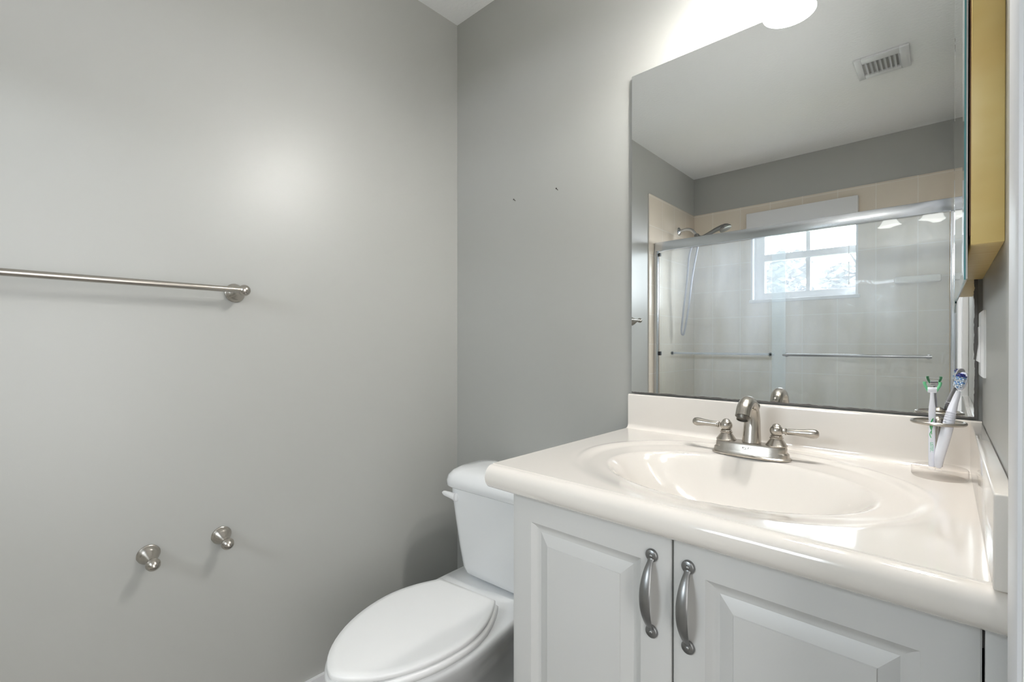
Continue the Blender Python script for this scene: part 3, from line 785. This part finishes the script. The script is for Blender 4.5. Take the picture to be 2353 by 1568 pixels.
# ================================================================ vanity light above the mirror
vl = thing('vanity_light', (1.28, 0, 2.15), 'two-shade vanity wall light with scrolled iron arms above the mirror', 'wall light')
bm = lathe(new(), [(0.060, 0), (0.060, 0.008), (0.048, 0.016), (0.020, 0.022), (0.012, 0.030)], (1.28, 0, 2.17), (0, -1, 0), 36)
link('backplate', bm, M['iron'], vl)
for s, x in ((-1, 1.155), (1, 1.405)):
    cx = 1.28
    pth = smooth_path([(cx, -0.02, 2.17), (cx + s * 0.03, -0.06, 2.185), (cx + s * 0.07, -0.11, 2.175), (cx + s * 0.10, -0.20, 2.180), (x, -0.21, 2.166)], 6)
    link('arm', tube(new(), pth, 0.0055, 10), M['iron'], vl)
    scr = [(cx + s * (0.060 + 0.028 * (1 - k / 26) * cos(0.35 * k)), -0.115, 2.085 + 0.034 * (1 - k / 26) * sin(0.35 * k) + 0.03) for k in range(26)]
    link('scroll', tube(new(), scr, 0.0035, 8), M['iron'], vl)
    link('socket', lathe(new(), [(0.010, 0), (0.020, -0.006), (0.023, -0.03), (0.020, -0.036)], (x, -0.21, 2.168), (0, 0, 1), 24), M['iron'], vl)
    out = [(0.024, 2.148), (0.027, 2.134), (0.032, 2.111), (0.039, 2.088), (0.047, 2.068), (0.055, 2.054), (0.064, 2.046)]
    inn = [(r - 0.003, z) for r, z in reversed(out)]
    sh = link('shade', lathe(new(), [(r, z) for r, z in out + inn], (x, -0.21, 0), (0, 0, 1), 36, False, False), M['shade'], vl, angle=60)
    bl = [(0.012, 2.120), (0.014, 2.075)] + [(0.029 * cos(a), 2.058 + 0.029 * sin(a)) for a in [(60 - 10 * k) * pi / 180 for k in range(15)]] + [(0, 2.029)]
    link('bulb', lathe(new(), bl, (x, -0.21, 0), (0, 0, 1), 24), M['bulb'], sh)

# ================================================================ ceiling air vent
vt = thing('ceiling_vent', (1.256, -1.506, HC), 'white louvred air vent set in the ceiling, seen in the mirror', 'air vent')
bm = new()
x0, x1, y0, y1 = 1.158, 1.354, -1.610, -1.402
for bx in ((x0, x0 + 0.026, y0, y1), (x1 - 0.034, x1, y0, y1), (x0 + 0.026, x1 - 0.034, y0, y0 + 0.032), (x0 + 0.026, x1 - 0.034, y1 - 0.05, y1)):
    box(bm, *bx, HC - 0.010, HC - 0.0005, 0.002)
link('vent_frame', bm, M['trim'], vt)
link('duct_back', boxes((x0 + 0.026, x1 - 0.034, y0 + 0.032, y1 - 0.05, HC - 0.0012, HC - 0.0004)), M['grate_dark'], vt)
for k in range(8):
    xk = x0 + 0.034 + k * 0.0172
    bm = new(); prism(bm, [(xk, y0 + 0.032, HC - 0.0015), (xk + 0.0015, y0 + 0.032, HC - 0.0015), (xk + 0.0105, y0 + 0.032, HC - 0.0125), (xk + 0.0090, y0 + 0.032, HC - 0.0125)], (0, y1 - 0.05 - y0 - 0.032, 0))
    link('louver', bm, M['trim'], vt)

# ================================================================ bathtub and sliding shower doors (seen in the mirror)
tub = thing('bathtub', (0.76, -2.12, 0), 'white alcove bathtub behind the sliding shower doors', 'bathtub')
bm = new()
def rr2(x0, x1, y0, y1, z, r, n=6):
    out = []
    for cx, cy, a0 in ((x1 - r, y1 - r, 0), (x0 + r, y1 - r, pi / 2), (x0 + r, y0 + r, pi), (x1 - r, y0 + r, 1.5 * pi)):
        for k in range(n + 1):
            a = a0 + pi / 2 * k / n
            out.append((cx + r * cos(a), cy + r * sin(a), z))
    return out
tx0, tx1, ty0, ty1 = 0.0085, W - 0.0085, -B + 0.0085, -1.735
rings(bm, [rr2(tx0, tx1, ty0, ty1, 0.0, 0.004), rr2(tx0, tx1, ty0, ty1, 0.395, 0.004), rr2(tx0 + 0.004, tx1 - 0.004, ty0 + 0.004, ty1 - 0.006, 0.405, 0.01), rr2(tx0 + 0.06, tx1 - 0.06, ty0 + 0.05, ty1 - 0.085, 0.405, 0.12), rr2(tx0 + 0.075, tx1 - 0.075, ty0 + 0.065, ty1 - 0.10, 0.385, 0.12),
           rr2(tx0 + 0.13, tx1 - 0.16, ty0 + 0.10, ty1 - 0.13, 0.12, 0.12), rr2(tx0 + 0.18, tx1 - 0.22, ty0 + 0.14, ty1 - 0.17, 0.07, 0.10)])
link('tub_shell', bm, M['enamel'], tub, angle=45)
G = -1.770
enc = thing('shower_enclosure', (0.76, G, 0.405), 'aluminium framed shower enclosure with two sliding glass doors on the tub', 'shower door')
bm = new(); box(bm, 0.017, W - 0.009, G - 0.028, G + 0.006, 1.765, 1.826, 0.004)
link('header_rail', bm, M['alu'], enc)
link('track', box(new(), 0.017, W - 0.009, G - 0.030, G + 0.012, 0.4055, 0.430, 0.004), M['alu'], enc)
link('jamb', box(new(), 0.009, 0.0365, G - 0.026, G + 0.004, 0.430, 1.765, 0.003), M['alu'], enc)
link('jamb', box(new(), W - 0.034, W - 0.009, G - 0.026, G + 0.004, 0.430, 1.765, 0.003), M['alu'], enc)
for x0, x1, y, b0, b1, nm in ((0.042, 0.799, G - 0.020, 0.116, 0.733, 'inner'), (0.732, 1.486, G - 0.004, 0.797, 1.426, 'outer')):
    gp = link('glass_panel', boxes((x0, x1, y - 0.003, y + 0.003, 0.440, 1.764)), M['shower_glass'], enc)
    bm = new()
    bz = 1.078
    yo = y + 0.038
    if nm == 'inner': yo = y - 0.030
    s = 1 if yo > y else -1
    tube(bm, [(b0, yo, bz), (b1, yo, bz)], 0.0075, 14)
    for bx in (b0 + 0.012, b1 - 0.012):
        tube(bm, [(bx, y + s * 0.003, bz), (bx, yo, bz)], 0.0065, 12)
        lathe(bm, [(0.012, 0), (0.012, 0.004), (0.009, 0.006)], (bx, y + s * 0.003, bz), (0, s, 0), 16)
    link('towel_bar', bm, M['chrome'], gp)
link('bumper', boxes((0.0365, 0.050, G - 0.030, G - 0.010, 1.062, 1.088)), M['rubber'], enc)
link('bumper', boxes((0.0365, 0.048, G - 0.026, G - 0.006, 1.735, 1.755)), M['rubber'], enc)

# shower head and hand shower on the left tiled wall
sh = thing('fixed_shower', (0.008, -2.181, 1.976), 'chrome shower arm with bracket on the left tiled wall, seen in the mirror', 'shower head')
link('flange', lathe(new(), [(0.030, 0), (0.029, 0.004), (0.018, 0.010), (0.011, 0.014)], (0.0085, -2.181, 1.976), (1, 0, 0), 28), M['chrome'], sh)
pth = smooth_path([(0.012, -2.181, 1.976), (0.060, -2.178, 1.983), (0.105, -2.170, 1.970), (0.135, -2.160, 1.940), (0.150, -2.155, 1.915)], 6)
link('arm', tube(new(), pth, 0.0105, 14), M['chrome'], sh)
link('bracket', box(lathe(new(), [(0.016, -0.012), (0.020, 0), (0.020, 0.03), (0.013, 0.036)], (0.150, -2.155, 1.917), (0.35, 0.1, -0.93), 20), 0.150, 0.182, -2.170, -2.148, 1.893, 1.918, 0.005), M['nickel_dark'], sh)
hs = thing('hand_shower', (0.21, -2.150, 1.90), 'grey handheld shower with a long looping hose above the tub', 'hand shower')
pth = smooth_path([(0.178, -2.152, 1.898), (0.225, -2.150, 1.912), (0.285, -2.148, 1.938), (0.335, -2.146, 1.953)], 5)
link('shower_handle', tube(new(), pth, [0.012 + 0.004 * i / (len(pth) - 1) for i in range(len(pth))], 14), M['nickel_dark'], hs)
link('spray_head', lathe(new(), [(0.014, -0.016), (0.030, -0.004), (0.040, 0.010), (0.040, 0.020), (0.034, 0.022), (0, 0.022)], (0.345, -2.146, 1.950), (0.45, 0.0, -0.89), 30), M['nickel_dark'], hs)
hose = smooth_path([(0.172, -2.152, 1.890), (0.160, -2.130, 1.80), (0.130, -2.115, 1.60), (0.110, -2.108, 1.40), (0.085, -2.102, 1.24), (0.072, -2.100, 1.205), (0.062, -2.100, 1.24), (0.078, -2.100, 1.40), (0.100, -2.104, 1.60), (0.112, -2.115, 1.78), (0.135, -2.148, 1.885)], 8)
link('hose', tube(new(), hose, 0.0068, 10), M['hose'], hs)

# blind over the window
bl = thing('window_blind', (0.735, -B + 0.03, 1.94), 'raised white window blind with head rail and tilt wand', 'window blind')
link('head_rail', box(new(), 0.405, 1.064, -B + 0.009, -B + 0.060, 1.945, 2.082, 0.004), M['trim'], bl)
bm = new(); tube(bm, [(1.014, -B + 0.035, 1.95), (1.014, -B + 0.030, 1.535)], 0.0022, 8)
lathe(bm, [(0.002, 0), (0.0065, 0.004), (0.0065, 0.018), (0.003, 0.022)], (1.014, -B + 0.030, 1.518), (0, 0, 1), 12)
link('tilt_wand', bm, M['plastic_white'], bl)
# ceramic soap ledge
so = box(new(), 1.245, 1.455, -B + 0.0075, -B + 0.070, 1.505, 1.545, 0.010, 3)
tag(link('soap_ledge', so, M['enamel'], None, loc=(1.35, -B + 0.008, 1.52)), 'white ceramic soap ledge on the tiled wall right of the window', 'soap dish')

# ================================================================ outside the window
struct('ground_outside', boxes((-9, 11, -22, -B - 0.3, -0.4, -0.3)), M['grass'])
def tree(x, y, h, rad, label, seed):
    rnd = random.Random(seed)
    t = thing('tree', (x, y, -0.3), label, 'tree', 'trees outside the bathroom window')
    bm = new(); tube(bm, smooth_path([(x, y, -0.3), (x + 0.05, y, h * 0.35), (x - 0.04, y + 0.05, h * 0.7)], 5), [0.16 - 0.010 * i for i in range(11)], 10)
    for k in range(7):
        a = k * 2.4; z = h * (0.40 + 0.05 * k)
        tube(bm, [(x, y, z), (x + cos(a) * rad * 0.45, y + sin(a) * rad * 0.45, z + 0.35), (x + cos(a) * rad * 0.8, y + sin(a) * rad * 0.8, z + 0.55)], [0.05, 0.03, 0.012], 7)
    link('trunk', bm, M['bark'], t)
    bm = new()
    for c in range(26):
        a = rnd.uniform(0, 2 * pi); q = rad * sqrt(rnd.random()) * 0.85
        cz = h * 0.72 + rnd.uniform(-0.32, 0.34) * h * (1 - 0.4 * q / rad)
        cx, cy, cr = x + cos(a) * q, y + sin(a) * q, rnd.uniform(0.30, 0.55) * rad * 0.55
        for k in range(110):
            v = Vector((rnd.gauss(0, 1), rnd.gauss(0, 1), rnd.gauss(0, 1))).normalized() * cr * rnd.uniform(0.5, 1.0)
            p = Vector((cx, cy, cz)) + v
            d, s1, s2 = basis((rnd.uniform(-1, 1), rnd.uniform(-1, 1), rnd.uniform(-1, 1)))
            w = rnd.uniform(0.07, 0.14)
            bm.faces.new([bm.verts.new(p + s1 * w), bm.verts.new(p + s2 * w * 0.5), bm.verts.new(p - s1 * w), bm.verts.new(p - s2 * w * 0.5)])
    link('crown', bm, M['leaf'], t, smooth=False)
tree(-1.15, -8.1, 2.75, 0.95, 'low leafy tree outside the left half of the window', 3)
tree(-1.5, -13.0, 3.1, 1.2, 'farther leafy tree outside, between the two nearer ones', 5)
tree(0.35, -10.6, 3.3, 1.05, 'taller leafy tree outside the right half of the window', 8)
